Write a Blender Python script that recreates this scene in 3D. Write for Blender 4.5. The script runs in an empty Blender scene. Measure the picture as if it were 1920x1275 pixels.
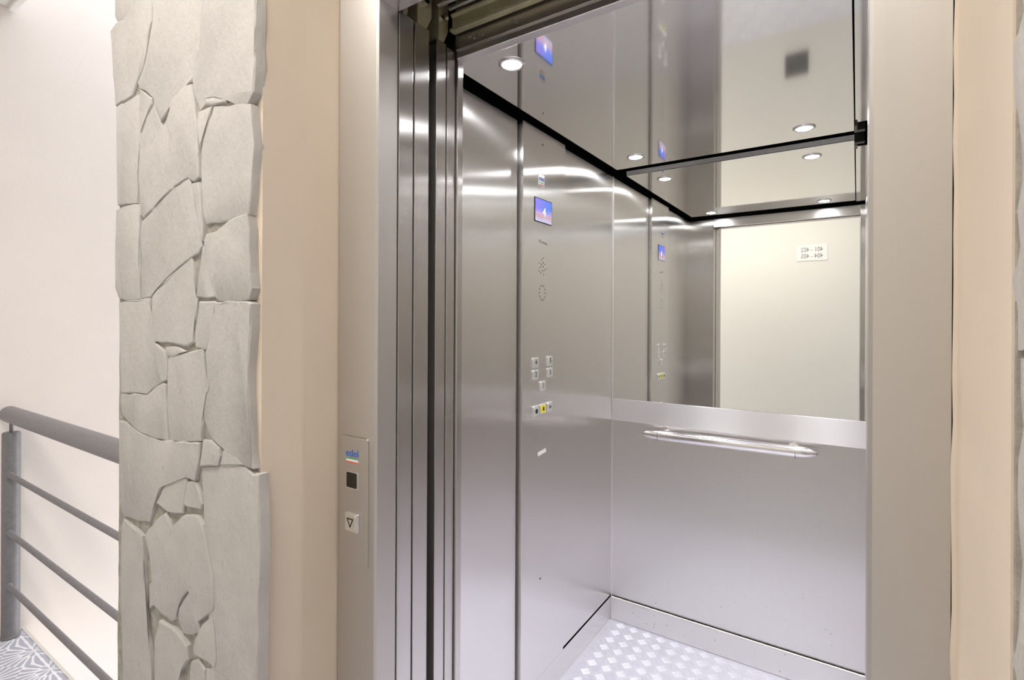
import bpy, bmesh, math, random
from mathutils import Vector, Matrix

SC = bpy.context.scene
COL = SC.collection
random.seed(7)

# ------------------------------------------------------------------ camera
CAM_Z = 1.36
cam_data = bpy.data.cameras.new('camera')
cam_data.sensor_width = 36.0
cam_data.sensor_fit = 'HORIZONTAL'
cam_data.lens = 974.94 / 1920 * 36.0
cam_data.shift_y = -(637.5 - 600.59) / 1920
cam_data.clip_start = 0.02
cam = bpy.data.objects.new('camera', cam_data)
COL.objects.link(cam)
YAW, ROLL = 0.586427, 0.0045
fwd = Vector((-math.sin(YAW), math.cos(YAW), 0))
right = Vector((math.cos(YAW), math.sin(YAW), 0))
up = Vector((0, 0, 1))
r2 = right * math.cos(ROLL) + up * math.sin(ROLL)
u2 = up * math.cos(ROLL) - right * math.sin(ROLL)
m = Matrix((r2, u2, -fwd)).transposed().to_4x4()
m.translation = Vector((0, 0, CAM_Z))
cam.matrix_world = m
SC.camera = cam

# ------------------------------------------------------------------ world, view, light
w = bpy.data.worlds.new('sky')
SC.world = w
w.use_nodes = True
wb = w.node_tree.nodes['Background']
wb.inputs['Color'].default_value = (0.93, 0.95, 1.0, 1)
wb.inputs['Strength'].default_value = 0.8
SC.view_settings.view_transform = 'Standard'
SC.view_settings.look = 'None'
SC.view_settings.gamma = 1.0
SC.view_settings.exposure = 1.0
SC.view_settings.use_curve_mapping = False
try:
    SC.cycles.max_bounces = 14
    SC.cycles.glossy_bounces = 10
    SC.cycles.diffuse_bounces = 5
    SC.cycles.use_denoising = True
except Exception:
    pass
CORRIDOR_FILL = 11.0         # emission of the added panel standing in for corridor lighting
DOWNLIGHT = 80.0             # glow of the LED lenses
DOWNLIGHT_BEAM = 6.8         # watts of each downlight's beam


def area(name, loc, target, size, power, color, size_y=None):
    d = bpy.data.lights.new(name, 'AREA')
    d.energy = power
    d.color = color
    d.size = size
    if size_y:
        d.shape = 'RECTANGLE'
        d.size_y = size_y
    o = bpy.data.objects.new(name, d)
    COL.objects.link(o)
    o.location = loc
    o.rotation_euler = (Vector(target) - Vector(loc)).to_track_quat('-Z', 'Y').to_euler()
    return o


# daylight falling down the open stairwell beyond the railing, then an added fill
area('stairwell_daylight', (-2.35, 1.55, 3.7), (-3.06, 1.0, 2.0), 0.9, 5, (1.0, 0.98, 0.95))
area('stairwell_fill', (-2.1, 2.75, 0.3), (-2.9, 0.9, 0.2), 1.6, 18, (1.0, 0.97, 0.94), 3.2)  # unseen fill light added to brighten the lower end wall

# ------------------------------------------------------------------ node helpers


class NT:
    def __init__(self, name):
        self.m = bpy.data.materials.new(name)
        self.m.use_nodes = True
        self.t = self.m.node_tree
        self.t.nodes.clear()
        self.out = self.t.nodes.new('ShaderNodeOutputMaterial')

    def n(self, typ, **kw):
        nd = self.t.nodes.new(typ)
        for k, v in kw.items():
            setattr(nd, k, v)
        return nd

    def l(self, a, b):
        self.t.links.new(a, b)

    def math(self, op, a, b=None, c=None, clamp=False):
        nd = self.n('ShaderNodeMath', operation=op, use_clamp=clamp)
        for i, v in enumerate((a, b, c)):
            if v is None:
                continue
            if isinstance(v, (int, float)):
                nd.inputs[i].default_value = v
            else:
                self.l(v, nd.inputs[i])
        return nd.outputs[0]

    def pos(self, sx=1, sy=1, sz=1):
        g = self.n('ShaderNodeNewGeometry')
        mp = self.n('ShaderNodeMapping')
        mp.inputs['Scale'].default_value = (sx, sy, sz)
        self.l(g.outputs['Position'], mp.inputs['Vector'])
        return mp.outputs['Vector']

    def noise(self, vec, scale, detail=3, rough=0.5):
        nd = self.n('ShaderNodeTexNoise')
        nd.inputs['Scale'].default_value = scale
        nd.inputs['Detail'].default_value = detail
        nd.inputs['Roughness'].default_value = rough
        self.l(vec, nd.inputs['Vector'])
        return nd.outputs['Fac']

    def ramp(self, fac, stops):
        nd = self.n('ShaderNodeValToRGB')
        el = nd.color_ramp.elements
        while len(el) < len(stops):
            el.new(0.5)
        for e, (p, c) in zip(el, stops):
            e.position = p
            e.color = (*c, 1) if len(c) == 3 else c
        self.l(fac, nd.inputs['Fac'])
        return nd.outputs['Color']

    def remap(self, v, a, b, c, d):
        nd = self.n('ShaderNodeMapRange')
        self.l(v, nd.inputs[0])
        for i, x in enumerate((a, b, c, d)):
            nd.inputs[i + 1].default_value = x
        return nd.outputs[0]

    def mixcol(self, fac, a, b, mode='MIX'):
        nd = self.n('ShaderNodeMix', data_type='RGBA', blend_type=mode)
        for i, v in ((0, fac), (6, a), (7, b)):
            if isinstance(v, (int, float)):
                nd.inputs[i].default_value = v
            elif isinstance(v, tuple):
                nd.inputs[i].default_value = (*v, 1)
            else:
                self.l(v, nd.inputs[i])
        return nd.outputs[2]

    def done(self, shader):
        self.l(shader, self.out.inputs['Surface'])
        return self.m


def brushed(name, color, rough, aniso, var=0.02, dirt=False, diffuse=0.0, grain=2):
    """Stainless steel with a vertical grain: reflections stay crisp in height, smear sideways."""
    k = NT(name)
    g = k.n('ShaderNodeBsdfAnisotropic', distribution='MULTI_GGX')
    g.inputs['Anisotropy'].default_value = aniso
    g.inputs['Tangent'].default_value = (0, 0, 1)
    tan = k.n('ShaderNodeCombineXYZ')
    tan.inputs[grain].default_value = 1.0
    k.l(tan.outputs[0], g.inputs['Tangent'])
    streak = k.noise(k.pos(260, 260, 2.2), 1.0, 4, 0.6)
    k.l(k.remap(streak, 0.3, 0.7, rough * 0.95, rough * 1.05), g.inputs['Roughness'])
    dark = tuple(c * (1 - var) for c in color)
    light = tuple(min(1, c * (1 + var)) for c in color)
    col = k.ramp(streak, [(0.3, dark), (0.7, light)])
    if dirt:
        sp = k.n('ShaderNodeTexVoronoi')
        sp.inputs['Scale'].default_value = 55
        k.l(k.pos(1, 1, 0.62), sp.inputs['Vector'])
        size = k.math('LESS_THAN', sp.outputs['Distance'], 0.11)
        sepc = k.n('ShaderNodeSeparateColor')
        k.l(sp.outputs['Color'], sepc.inputs[0])
        pick = k.math('GREATER_THAN', sepc.outputs[0], 0.62)
        sep = k.n('ShaderNodeSeparateXYZ')
        gg = k.n('ShaderNodeNewGeometry')
        k.l(gg.outputs['Position'], sep.inputs[0])
        low = k.remap(sep.outputs[2], 0.02, 0.42, 1.0, 0.0)
        clump = k.remap(k.noise(k.pos(), 5.0, 2), 0.38, 0.56, 0, 1)
        f = k.math('MULTIPLY', k.math('MULTIPLY', size, pick), k.math('MULTIPLY', low, clump), clamp=True)
        col = k.mixcol(k.math('MULTIPLY', f, 0.7), col, (0.10, 0.08, 0.06))
    k.l(col, g.inputs['Color'])
    if diffuse:
        d = k.n('ShaderNodeBsdfDiffuse')
        d.inputs['Color'].default_value = (*color, 1)
        mx = k.n('ShaderNodeMixShader')
        mx.inputs[0].default_value = diffuse
        k.l(g.outputs[0], mx.inputs[1])
        k.l(d.outputs[0], mx.inputs[2])
        return k.done(mx.outputs[0])
    return k.done(g.outputs[0])


def glossy(name, color, rough):
    k = NT(name)
    g = k.n('ShaderNodeBsdfAnisotropic', distribution='MULTI_GGX')
    g.inputs['Color'].default_value = (*color, 1)
    g.inputs['Roughness'].default_value = rough
    return k.done(g.outputs[0])


def pbr(name, color, rough=0.5, metal=0.0, spec=0.5, noise=None, bump=None, emit=None, estr=0.0):
    """noise=(scale, amount): mottling; bump=(scale, strength, distance)."""
    k = NT(name)
    b = k.n('ShaderNodeBsdfPrincipled')
    b.inputs['Base Color'].default_value = (*color, 1)
    b.inputs['Roughness'].default_value = rough
    b.inputs['Metallic'].default_value = metal
    b.inputs['Specular IOR Level'].default_value = spec
    if noise:
        f = k.noise(k.pos(), noise[0], 5, 0.6)
        a = tuple(max(0, c * (1 - noise[1])) for c in color)
        c2 = tuple(min(1, c * (1 + noise[1])) for c in color)
        k.l(k.ramp(f, [(0.3, a), (0.7, c2)]), b.inputs['Base Color'])
    if bump:
        f = k.noise(k.pos(), bump[0], 6, 0.65)
        bp = k.n('ShaderNodeBump')
        bp.inputs['Strength'].default_value = bump[1]
        bp.inputs['Distance'].default_value = bump[2]
        k.l(f, bp.inputs['Height'])
        k.l(bp.outputs[0], b.inputs['Normal'])
    if emit:
        b.inputs['Emission Color'].default_value = (*emit, 1)
        b.inputs['Emission Strength'].default_value = estr
    return k.done(b.outputs[0])


M = {}
M['steel'] = brushed('brushed_steel', (0.83, 0.808, 0.79), 0.24, 0.70)
M['steel_rear'] = brushed('brushed_steel_rear', (0.73, 0.71, 0.69), 0.36, 0.50, var=0.010, dirt=True)
M['steel_band'] = brushed('satin_band_steel', (0.82, 0.80, 0.80), 0.44, 0.6, var=0.005, grain=0)
M['steel_door'] = brushed('brushed_steel_door', (0.66, 0.635, 0.615), 0.23, 0.70)
M['steel_frame'] = brushed('satin_steel_frame', (0.64, 0.61, 0.58), 0.46, 0.35, var=0.01)
M['steel_satin'] = glossy('satin_steel', (0.72, 0.70, 0.70), 0.30)
M['chrome'] = glossy('polished_chrome', (0.72, 0.70, 0.685), 0.17)
M['ceiling_steel'] = glossy('polished_ceiling_steel', (0.90, 0.885, 0.865), 0.06)
M['mirror'] = glossy('mirror_glass', (0.89, 0.895, 0.875), 0.0)
M['rim'] = pbr('white_panel_rim', (0.85, 0.83, 0.82), 0.6)
M['edge'] = glossy('panel_edge', (0.85, 0.84, 0.85), 0.35)
M['black'] = pbr('black_recess', (0.004, 0.004, 0.005), 0.8, spec=0.05)
M['dark_metal'] = pbr('dark_metal', (0.06, 0.055, 0.05), 0.4, metal=0.6)
M['header_steel'] = glossy('dark_header_steel', (0.42, 0.39, 0.37), 0.35)
M['zinc'] = pbr('olive_zinc', (0.52, 0.48, 0.32), 0.42, metal=0.6, noise=(30, 0.12))
M['shaft'] = pbr('shaft_concrete', (0.10, 0.095, 0.09), 0.95, noise=(8, 0.3))
M['plaster'] = pbr('beige_plaster', (0.69, 0.585, 0.475), 0.85, spec=0.2, noise=(2.5, 0.03), bump=(90, 0.12, 0.004))
M['render_wall'] = pbr('cream_rendered_wall', (0.80, 0.735, 0.69), 0.9, spec=0.15, noise=(4, 0.02), bump=(140, 0.18, 0.003))
M['corridor_wall'] = pbr('cream_corridor_wall', (0.77, 0.755, 0.70), 0.7, spec=0.25, noise=(1.5, 0.015))
M['white_paint'] = pbr('white_ceiling_paint', (0.76, 0.75, 0.72), 0.9, spec=0.1)
M['grey_paint'] = pbr('grey_railing_paint', (0.20, 0.19, 0.20), 0.45, noise=(60, 0.10), bump=(220, 0.08, 0.001))
M['tile_edge'] = pbr('white_tile_edge', (0.82, 0.79, 0.74), 0.6)
M['white'] = pbr('white_plate', (0.85, 0.84, 0.82), 0.5)
M['blue_ink'] = pbr('blue_ink', (0.03, 0.13, 0.55), 0.5)
M['green_ink'] = pbr('green_ink', (0.08, 0.42, 0.16), 0.5)
M['red_ink'] = pbr('red_ink', (0.72, 0.10, 0.06), 0.5)
M['ink'] = pbr('black_ink', (0.015, 0.015, 0.015), 0.5)
M['grey_ink'] = pbr('grey_ink', (0.13, 0.12, 0.115), 0.5)
M['yellow'] = pbr('yellow_button', (0.88, 0.78, 0.02), 0.4)
M['display'] = pbr('dark_display_glass', (0.008, 0.007, 0.007), 0.12, spec=0.6)
M['button'] = glossy('button_steel', (0.86, 0.86, 0.86), 0.38)
M['grille'] = pbr('grey_grille', (0.16, 0.16, 0.155), 0.6)
M['led'] = pbr('led_lens', (0.9, 0.9, 0.9), 0.4, emit=(0.96, 0.97, 1.0), estr=DOWNLIGHT)
M['lamp'] = pbr('fill_panel_diffuser', (0.9, 0.9, 0.9), 0.5, emit=(1.0, 0.96, 0.90), estr=CORRIDOR_FILL)
M['digit'] = pbr('screen_digit', (0.9, 0.9, 0.9), 0.4, emit=(1, 1, 1), estr=0.5)


def stone_material():
    k = NT('white_painted_stone')
    b = k.n('ShaderNodeBsdfPrincipled')
    b.inputs['Roughness'].default_value = 0.9
    b.inputs['Specular IOR Level'].default_value = 0.15
    n1 = k.noise(k.pos(), 9, 5, 0.6)
    base = k.ramp(n1, [(0.3, (0.45, 0.424, 0.40)), (0.7, (0.51, 0.482, 0.456))])
    n2 = k.noise(k.pos(1, 1, 0.45), 95, 3, 0.6)
    base = k.mixcol(k.math('MULTIPLY', k.remap(n2, 0.63, 0.72, 0, 1), 0.28), base, (0.27, 0.25, 0.22))
    k.l(base, b.inputs['Base Color'])
    bp = k.n('ShaderNodeBump')
    bp.inputs['Strength'].default_value = 0.45
    bp.inputs['Distance'].default_value = 0.009
    h = k.math('ADD', k.noise(k.pos(1, 1, 0.6), 26, 6, 0.65), k.math('MULTIPLY', n2, 0.35))
    k.l(h, bp.inputs['Height'])
    k.l(bp.outputs[0], b.inputs['Normal'])
    return k.done(b.outputs[0])


M['stone'] = stone_material()
M['mortar'] = pbr('sandy_mortar', (0.37, 0.34, 0.295), 0.95, spec=0.1, noise=(45, 0.25), bump=(120, 0.6, 0.004))


def tread_material():
    k = NT('aluminium_tread_plate')
    g = k.n('ShaderNodeBsdfAnisotropic', distribution='MULTI_GGX')
    g.inputs['Color'].default_value = (0.90, 0.90, 1.0, 1)
    g.inputs['Roughness'].default_value = 0.5
    d = k.n('ShaderNodeBsdfDiffuse')
    d.inputs['Color'].default_value = (0.84, 0.84, 0.97, 1)
    mx = k.n('ShaderNodeMixShader')
    mx.inputs[0].default_value = 0.45
    k.l(g.outputs[0], mx.inputs[1])
    k.l(d.outputs[0], mx.inputs[2])
    return k.done(mx.outputs[0])


M['tread'] = tread_material()


def tile_material():
    """Patterned cement tile: grey petals radiating from a hexagonal lattice of centres on white."""
    k = NT('petal_pattern_tile')
    g = k.n('ShaderNodeNewGeometry')
    sep = k.n('ShaderNodeSeparateXYZ')
    k.l(g.outputs['Position'], sep.inputs[0])
    A = 0.20
    B = A * math.sqrt(3)

    def lattice(ox, oy):
        fx = k.math('WRAP', k.math('ADD', sep.outputs[0], ox), A / 2, -A / 2)
        fy = k.math('WRAP', k.math('ADD', sep.outputs[1], oy), B / 2, -B / 2)
        r = k.math('SQRT', k.math('ADD', k.math('MULTIPLY', fx, fx), k.math('MULTIPLY', fy, fy)))
        th = k.math('ARCTAN2', fy, fx)
        return r, th
    r1, t1 = lattice(0, 0)
    r2, t2 = lattice(A / 2, B / 2)
    near = k.math('LESS_THAN', r1, r2)
    inv = k.math('SUBTRACT', 1, near)
    r = k.math('ADD', k.math('MULTIPLY', r1, near), k.math('MULTIPLY', r2, inv))
    t = k.math('ADD', k.math('MULTIPLY', t1, near), k.math('MULTIPLY', t2, inv))

    def petals(count, rin, rout, width):
        a = k.math('ABSOLUTE', k.math('SINE', k.math('MULTIPLY', t, count / 2)))
        mid, half = (rin + rout) / 2, (rout - rin) / 2
        q = k.math('DIVIDE', k.math('SUBTRACT', r, mid), half)
        prof = k.math('MULTIPLY', k.math('SUBTRACT', 1, k.math('MULTIPLY', q, q)), width, clamp=True)
        inside = k.math('GREATER_THAN', prof, k.math('SUBTRACT', 1.0, a))
        return inside
    p = k.math('MAXIMUM', petals(8, 0.004, 0.044, 0.50), petals(22, 0.042, 0.122, 0.52))
    col = k.mixcol(p, (0.88, 0.88, 0.93), (0.46, 0.475, 0.56))
    b = k.n('ShaderNodeBsdfPrincipled')
    b.inputs['Roughness'].default_value = 0.5
    k.l(col, b.inputs['Base Color'])
    return k.done(b.outputs[0])


M['tile'] = tile_material()


def screen_material(y0, y1, z0, z1):
    """The lit screen's picture: violet sky to the left, blue to the right, a pink rocky foreground."""
    k = NT('floor_screen_picture')
    g = k.n('ShaderNodeNewGeometry')
    sep = k.n('ShaderNodeSeparateXYZ')
    k.l(g.outputs['Position'], sep.inputs[0])
    v = k.remap(sep.outputs[2], z0, z1, 0, 1)
    u = k.remap(sep.outputs[1], y0, y1, 0, 1)
    n = k.noise(k.pos(), 90, 4)
    sky = k.mixcol(u, (0.33, 0.27, 0.82), (0.13, 0.27, 0.90))
    vv = k.math('ADD', v, k.math('MULTIPLY', k.math('SUBTRACT', n, 0.5), 0.5))
    low = k.ramp(vv, [(0.08, (0.62, 0.60, 0.86)), (0.22, (0.62, 0.40, 0.42)), (0.40, (0.70, 0.48, 0.66)), (0.55, (0.4, 0.4, 0.9))])
    f = k.ramp(vv, [(0.30, (0, 0, 0)), (0.62, (1, 1, 1))])
    col = k.mixcol(f, low, sky)
    e = k.n('ShaderNodeEmission')
    e.inputs['Strength'].default_value = 0.55
    k.l(col, e.inputs['Color'])
    return k.done(e.outputs[0])


# ------------------------------------------------------------------ mesh helpers


class MB:
    def __init__(self):
        self.bm = bmesh.new()

    def box(self, x0, x1, y0, y1, z0, z1, bevel=0.0, seg=2):
        b = bmesh.new()
        bmesh.ops.create_cube(b, size=1)
        sx, sy, sz = x1 - x0, y1 - y0, z1 - z0
        for v in b.verts:
            v.co = Vector((x0 + (v.co.x + .5) * sx, y0 + (v.co.y + .5) * sy, z0 + (v.co.z + .5) * sz))
        if bevel:
            bmesh.ops.bevel(b, geom=list(b.edges), offset=bevel, segments=seg, profile=0.5, affect='EDGES')
        self.add(b)
        return self

    def add(self, b, mat=None):
        if mat is not None:
            b.transform(mat)
        me = bpy.data.meshes.new('tmp')
        b.to_mesh(me)
        b.free()
        self.bm.from_mesh(me)
        bpy.data.meshes.remove(me)

    def lathe(self, prof, axis_from, axis_to, seg=32):
        """prof: list of (distance along axis, radius)."""
        a, c = Vector(axis_from), Vector(axis_to)
        d = (c - a).normalized()
        q = d.to_track_quat('Z', 'Y').to_matrix()
        ex, ey = q @ Vector((1, 0, 0)), q @ Vector((0, 1, 0))
        rings = []
        for s, r in prof:
            p = a + d * s
            if r <= 1e-6:
                rings.append([self.bm.verts.new(p)])
            else:
                rings.append([self.bm.verts.new(p + (ex * math.cos(2 * math.pi * i / seg) + ey * math.sin(2 * math.pi * i / seg)) * r) for i in range(seg)])
        for A, B in zip(rings, rings[1:]):
            for i in range(seg):
                j = (i + 1) % seg
                if len(A) == 1 and len(B) == 1:
                    continue
                if len(A) == 1:
                    self.bm.faces.new((A[0], B[i], B[j]))
                elif len(B) == 1:
                    self.bm.faces.new((A[i], A[j], B[0]))
                else:
                    self.bm.faces.new((A[i], A[j], B[j], B[i]))
        return self

    def rod(self, a, b, r, seg=20):
        L = (Vector(b) - Vector(a)).length
        return self.lathe([(0, 0), (0, r), (L, r), (L, 0)], a, b, seg)

    def prism(self, pts, origin, ex, ey, depth, bevel=0.0):
        """pts: 2D outline in the plane (ex, ey) at origin, extruded by the vector depth."""
        b = bmesh.new()
        o, ex, ey, dv = Vector(origin), Vector(ex), Vector(ey), Vector(depth)
        vs = [b.verts.new(o + ex * p[0] + ey * p[1]) for p in pts]
        ws = [b.verts.new(o + ex * p[0] + ey * p[1] + dv) for p in pts]
        n = len(pts)
        b.faces.new(vs)
        b.faces.new(ws)
        for i in range(n):
            b.faces.new((vs[i], vs[(i + 1) % n], ws[(i + 1) % n], ws[i]))
        bmesh.ops.recalc_face_normals(b, faces=b.faces)
        if bevel:
            bmesh.ops.bevel(b, geom=list(b.edges), offset=bevel, segments=2, profile=0.5, affect='EDGES')
        self.add(b)
        return self

    def build(self, name, mat, parent=None, smooth=None):
        me = bpy.data.meshes.new(name)
        bmesh.ops.recalc_face_normals(self.bm, faces=self.bm.faces)
        self.bm.to_mesh(me)
        self.bm.free()
        me.materials.append(mat)
        if smooth is not None:
            for p in me.polygons:
                p.use_smooth = True
            try:
                me.set_sharp_from_angle(angle=math.radians(smooth))
            except Exception:
                pass
        o = bpy.data.objects.new(name, me)
        COL.objects.link(o)
        if parent is not None:
            o.parent = parent
            o.matrix_parent_inverse = parent.matrix_world.inverted()
        return o


def tag(o, label, cat, group=None, kind=None):
    o['label'] = label
    o['category'] = cat
    if group:
        o['group'] = group
    if kind:
        o['kind'] = kind
    return o


def empty(name, loc, label, cat, group=None, kind=None):
    o = bpy.data.objects.new(name, None)
    o.empty_display_size = 0.05
    o.matrix_world = Matrix.Translation(Vector(loc))
    COL.objects.link(o)
    o.location = loc
    return tag(o, label, cat, group, kind)


def child(mb, name, mat, parent, smooth=None):
    """Mesh built in world coordinates, parented to an Empty at parent.location (no rotation)."""
    o = mb.build(name, mat, None, smooth)
    base = Vector((0, 0, 0))
    p = parent
    while p is not None:
        base += Vector(p.location)
        p = p.parent
    o.data.transform(Matrix.Translation(-base))
    o.parent = parent
    return o


def rounded(wd, ht, r, seg=5):
    pts = []
    for cx, cy, a0 in ((wd / 2 - r, ht / 2 - r, 0), (-wd / 2 + r, ht / 2 - r, 90), (-wd / 2 + r, -ht / 2 + r, 180), (wd / 2 - r, -ht / 2 + r, 270)):
        for i in range(seg + 1):
            a = math.radians(a0 + 90 * i / seg)
            pts.append((cx + r * math.cos(a), cy + r * math.sin(a)))
    return pts


FACE = {  # surface facing: (right, up, outward)
    '-y': ((1, 0, 0), (0, 0, 1), (0, -1, 0)),
    '+x': ((0, 1, 0), (0, 0, 1), (1, 0, 0)),
    '+y': ((-1, 0, 0), (0, 0, 1), (0, 1, 0)),
}


def plate(mb, face, centre, wd, ht, th, r=0.003, bevel=0.0):
    ex, ey, ez = FACE[face]
    return mb.prism(rounded(wd, ht, r), centre, ex, ey, Vector(ez) * th, bevel)


def text(body, face, centre, height, mat, name, parent, width=None, th=0.0003, bold=0.0):
    cu = bpy.data.curves.new('tmp_text', 'FONT')
    cu.body = body
    cu.align_x = 'CENTER'
    cu.size = 1.0
    cu.offset = bold
    cu.extrude = 0.01
    t = bpy.data.objects.new('tmp_text', cu)
    COL.objects.link(t)
    dg = bpy.context.evaluated_depsgraph_get()
    me = bpy.data.meshes.new_from_object(t.evaluated_get(dg))
    bpy.data.objects.remove(t)
    bpy.data.curves.remove(cu)
    xs = [v.co.x for v in me.vertices]
    ys = [v.co.y for v in me.vertices]
    x0, x1, y0, y1 = min(xs), max(xs), min(ys), max(ys)
    s = height / (y1 - y0)
    sxx = s if width is None else width / (x1 - x0)
    ex, ey, ez = (Vector(v) for v in FACE[face])
    c = Vector(centre)
    for v in me.vertices:
        v.co = c + ex * ((v.co.x - (x0 + x1) / 2) * sxx) + ey * ((v.co.y - (y0 + y1) / 2) * s) + ez * (th if v.co.z > 0 else 0)
    b = MB()
    b.bm.from_mesh(me)
    bpy.data.meshes.remove(me)
    return child(b, name, mat, parent)

# ------------------------------------------------------------------ dimensions (metres; lift sill = floor level)
XL, XR, YB, YF = -0.935, 0.035, 2.24, 0.958      # inside of the car
ZC = 2.03                                        # underside of the hung ceiling panel
XJ = -0.785                                       # left side of the entrance
YFR = 0.7015                                     # front plane of the landing frame
YST = 0.52                                       # front of the stone facing
END = -3.06                                      # end wall beyond the railing

# ------------------------------------------------------------------ corridor shell


def struct(mb, name, mat, label, cat, smooth=None):
    return tag(mb.build(name, mat, None, smooth), label, cat, kind='structure')


fl = MB().box(-3.04, -0.90, -0.95, 0.712, -0.2, 0.0).box(-0.90, 0.0885, -0.95, YFR, -0.2, 0.0).box(0.0885, 2.5, -0.95, 0.475, -0.2, 0.0)
floor_c = struct(fl, 'floor_corridor', M['tile'], 'corridor floor of grey petal patterned tiles outside the lift', 'floor')
e1 = MB().box(-3.045, -1.56, 0.712, 0.722, -0.2, 0.002).build('tile_edge', M['tile_edge'], floor_c)

ce = MB().box(-3.05, 2.5, -0.95, 0.66, 2.70, 2.9)
ceil_c = struct(ce, 'ceiling_corridor', M['white_paint'], 'white corridor ceiling slab above the railing', 'ceiling')
MB().box(-3.05, -1.5, 0.66, 0.685, 2.685, 2.9, 0.004).build('drip_edge', M['white'], ceil_c)

struct(MB().box(END - 0.2, END, -0.95, 2.8, -1.6, 4.0), 'wall_stairwell', M['render_wall'],
       'pale rendered end wall behind the grey railing, bright with daylight', 'wall')
struct(MB().box(END, -1.56, 0.722, 2.8, -1.8, -1.6), 'floor_stairwell', M['render_wall'], 'bottom landing of the open stairwell', 'floor')
struct(MB().box(END - 0.2, 2.7, -1.15, -0.95, -0.2, 2.9), 'wall_corridor', M['corridor_wall'],
       'plain cream corridor wall facing the lift, seen in its mirror', 'wall')
struct(MB().box(2.5, 2.7, -0.95, 0.8, -0.2, 2.9), 'wall_corridor_end', M['corridor_wall'], 'cream wall closing the corridor to the right', 'wall')

# plaster around the entrance: returns either side, crease at mid depth, lintel above
pw = MB()
pw.prism([(-1.53, 0.538), (-0.9057, 0.538), (-0.9057, 0.628), (-0.9003, 0.7065), (-0.888, 0.76), (-1.53, 0.76)], (0, 0, 0), (1, 0, 0), (0, 1, 0), (0, 0, 2.9), 0.0)
struct(pw, 'wall_niche_left', M['plaster'], 'beige plastered return between stone pillar and lift frame', 'wall')
pr = MB()
N = 60
rng = random.Random(3)
pts = [(0.082 + rng.uniform(-0.0012, 0.0008), 2.9 * i / N) for i in range(N + 1)]
b = bmesh.new()
ringsr = []
for x, z in pts:
    ringsr.append([b.verts.new(p) for p in ((0.0865, 0.478, z), (x + 0.002, 0.687, z), (x, 0.7005, z), (0.12, 0.76, z), (0.9, 0.76, z), (0.9, 0.478, z))])
for A, B in zip(ringsr, ringsr[1:]):
    for i in range(6):
        b.faces.new((A[i], A[(i + 1) % 6], B[(i + 1) % 6], B[i]))
b.faces.new(ringsr[0])
b.faces.new(ringsr[-1])
pr.add(b)
struct(pr, 'wall_niche_right', M['plaster'], 'cream plastered return right of the lift frame', 'wall')
struct(MB().box(-0.9003, 0.0815, 0.60, 0.755, 2.12, 2.9), 'wall_lintel', M['plaster'], 'plastered wall above the lift entrance', 'wall')

# lift shaft
struct(MB().box(-1.56, -1.5, 0.77, 2.6, -0.4, 3.1).box(0.9, 0.96, 0.77, 2.6, -0.4, 3.1).box(-1.56, 0.96, 2.54, 2.6, -0.4, 3.1)
       .box(-1.56, 0.96, 0.66, 2.6, 3.1, 3.16).box(-1.56, 0.96, 0.77, 2.6, -0.46, -0.4), 'wall_shaft', M['shaft'], 'dark lift shaft enclosing the car', 'wall')

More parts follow.
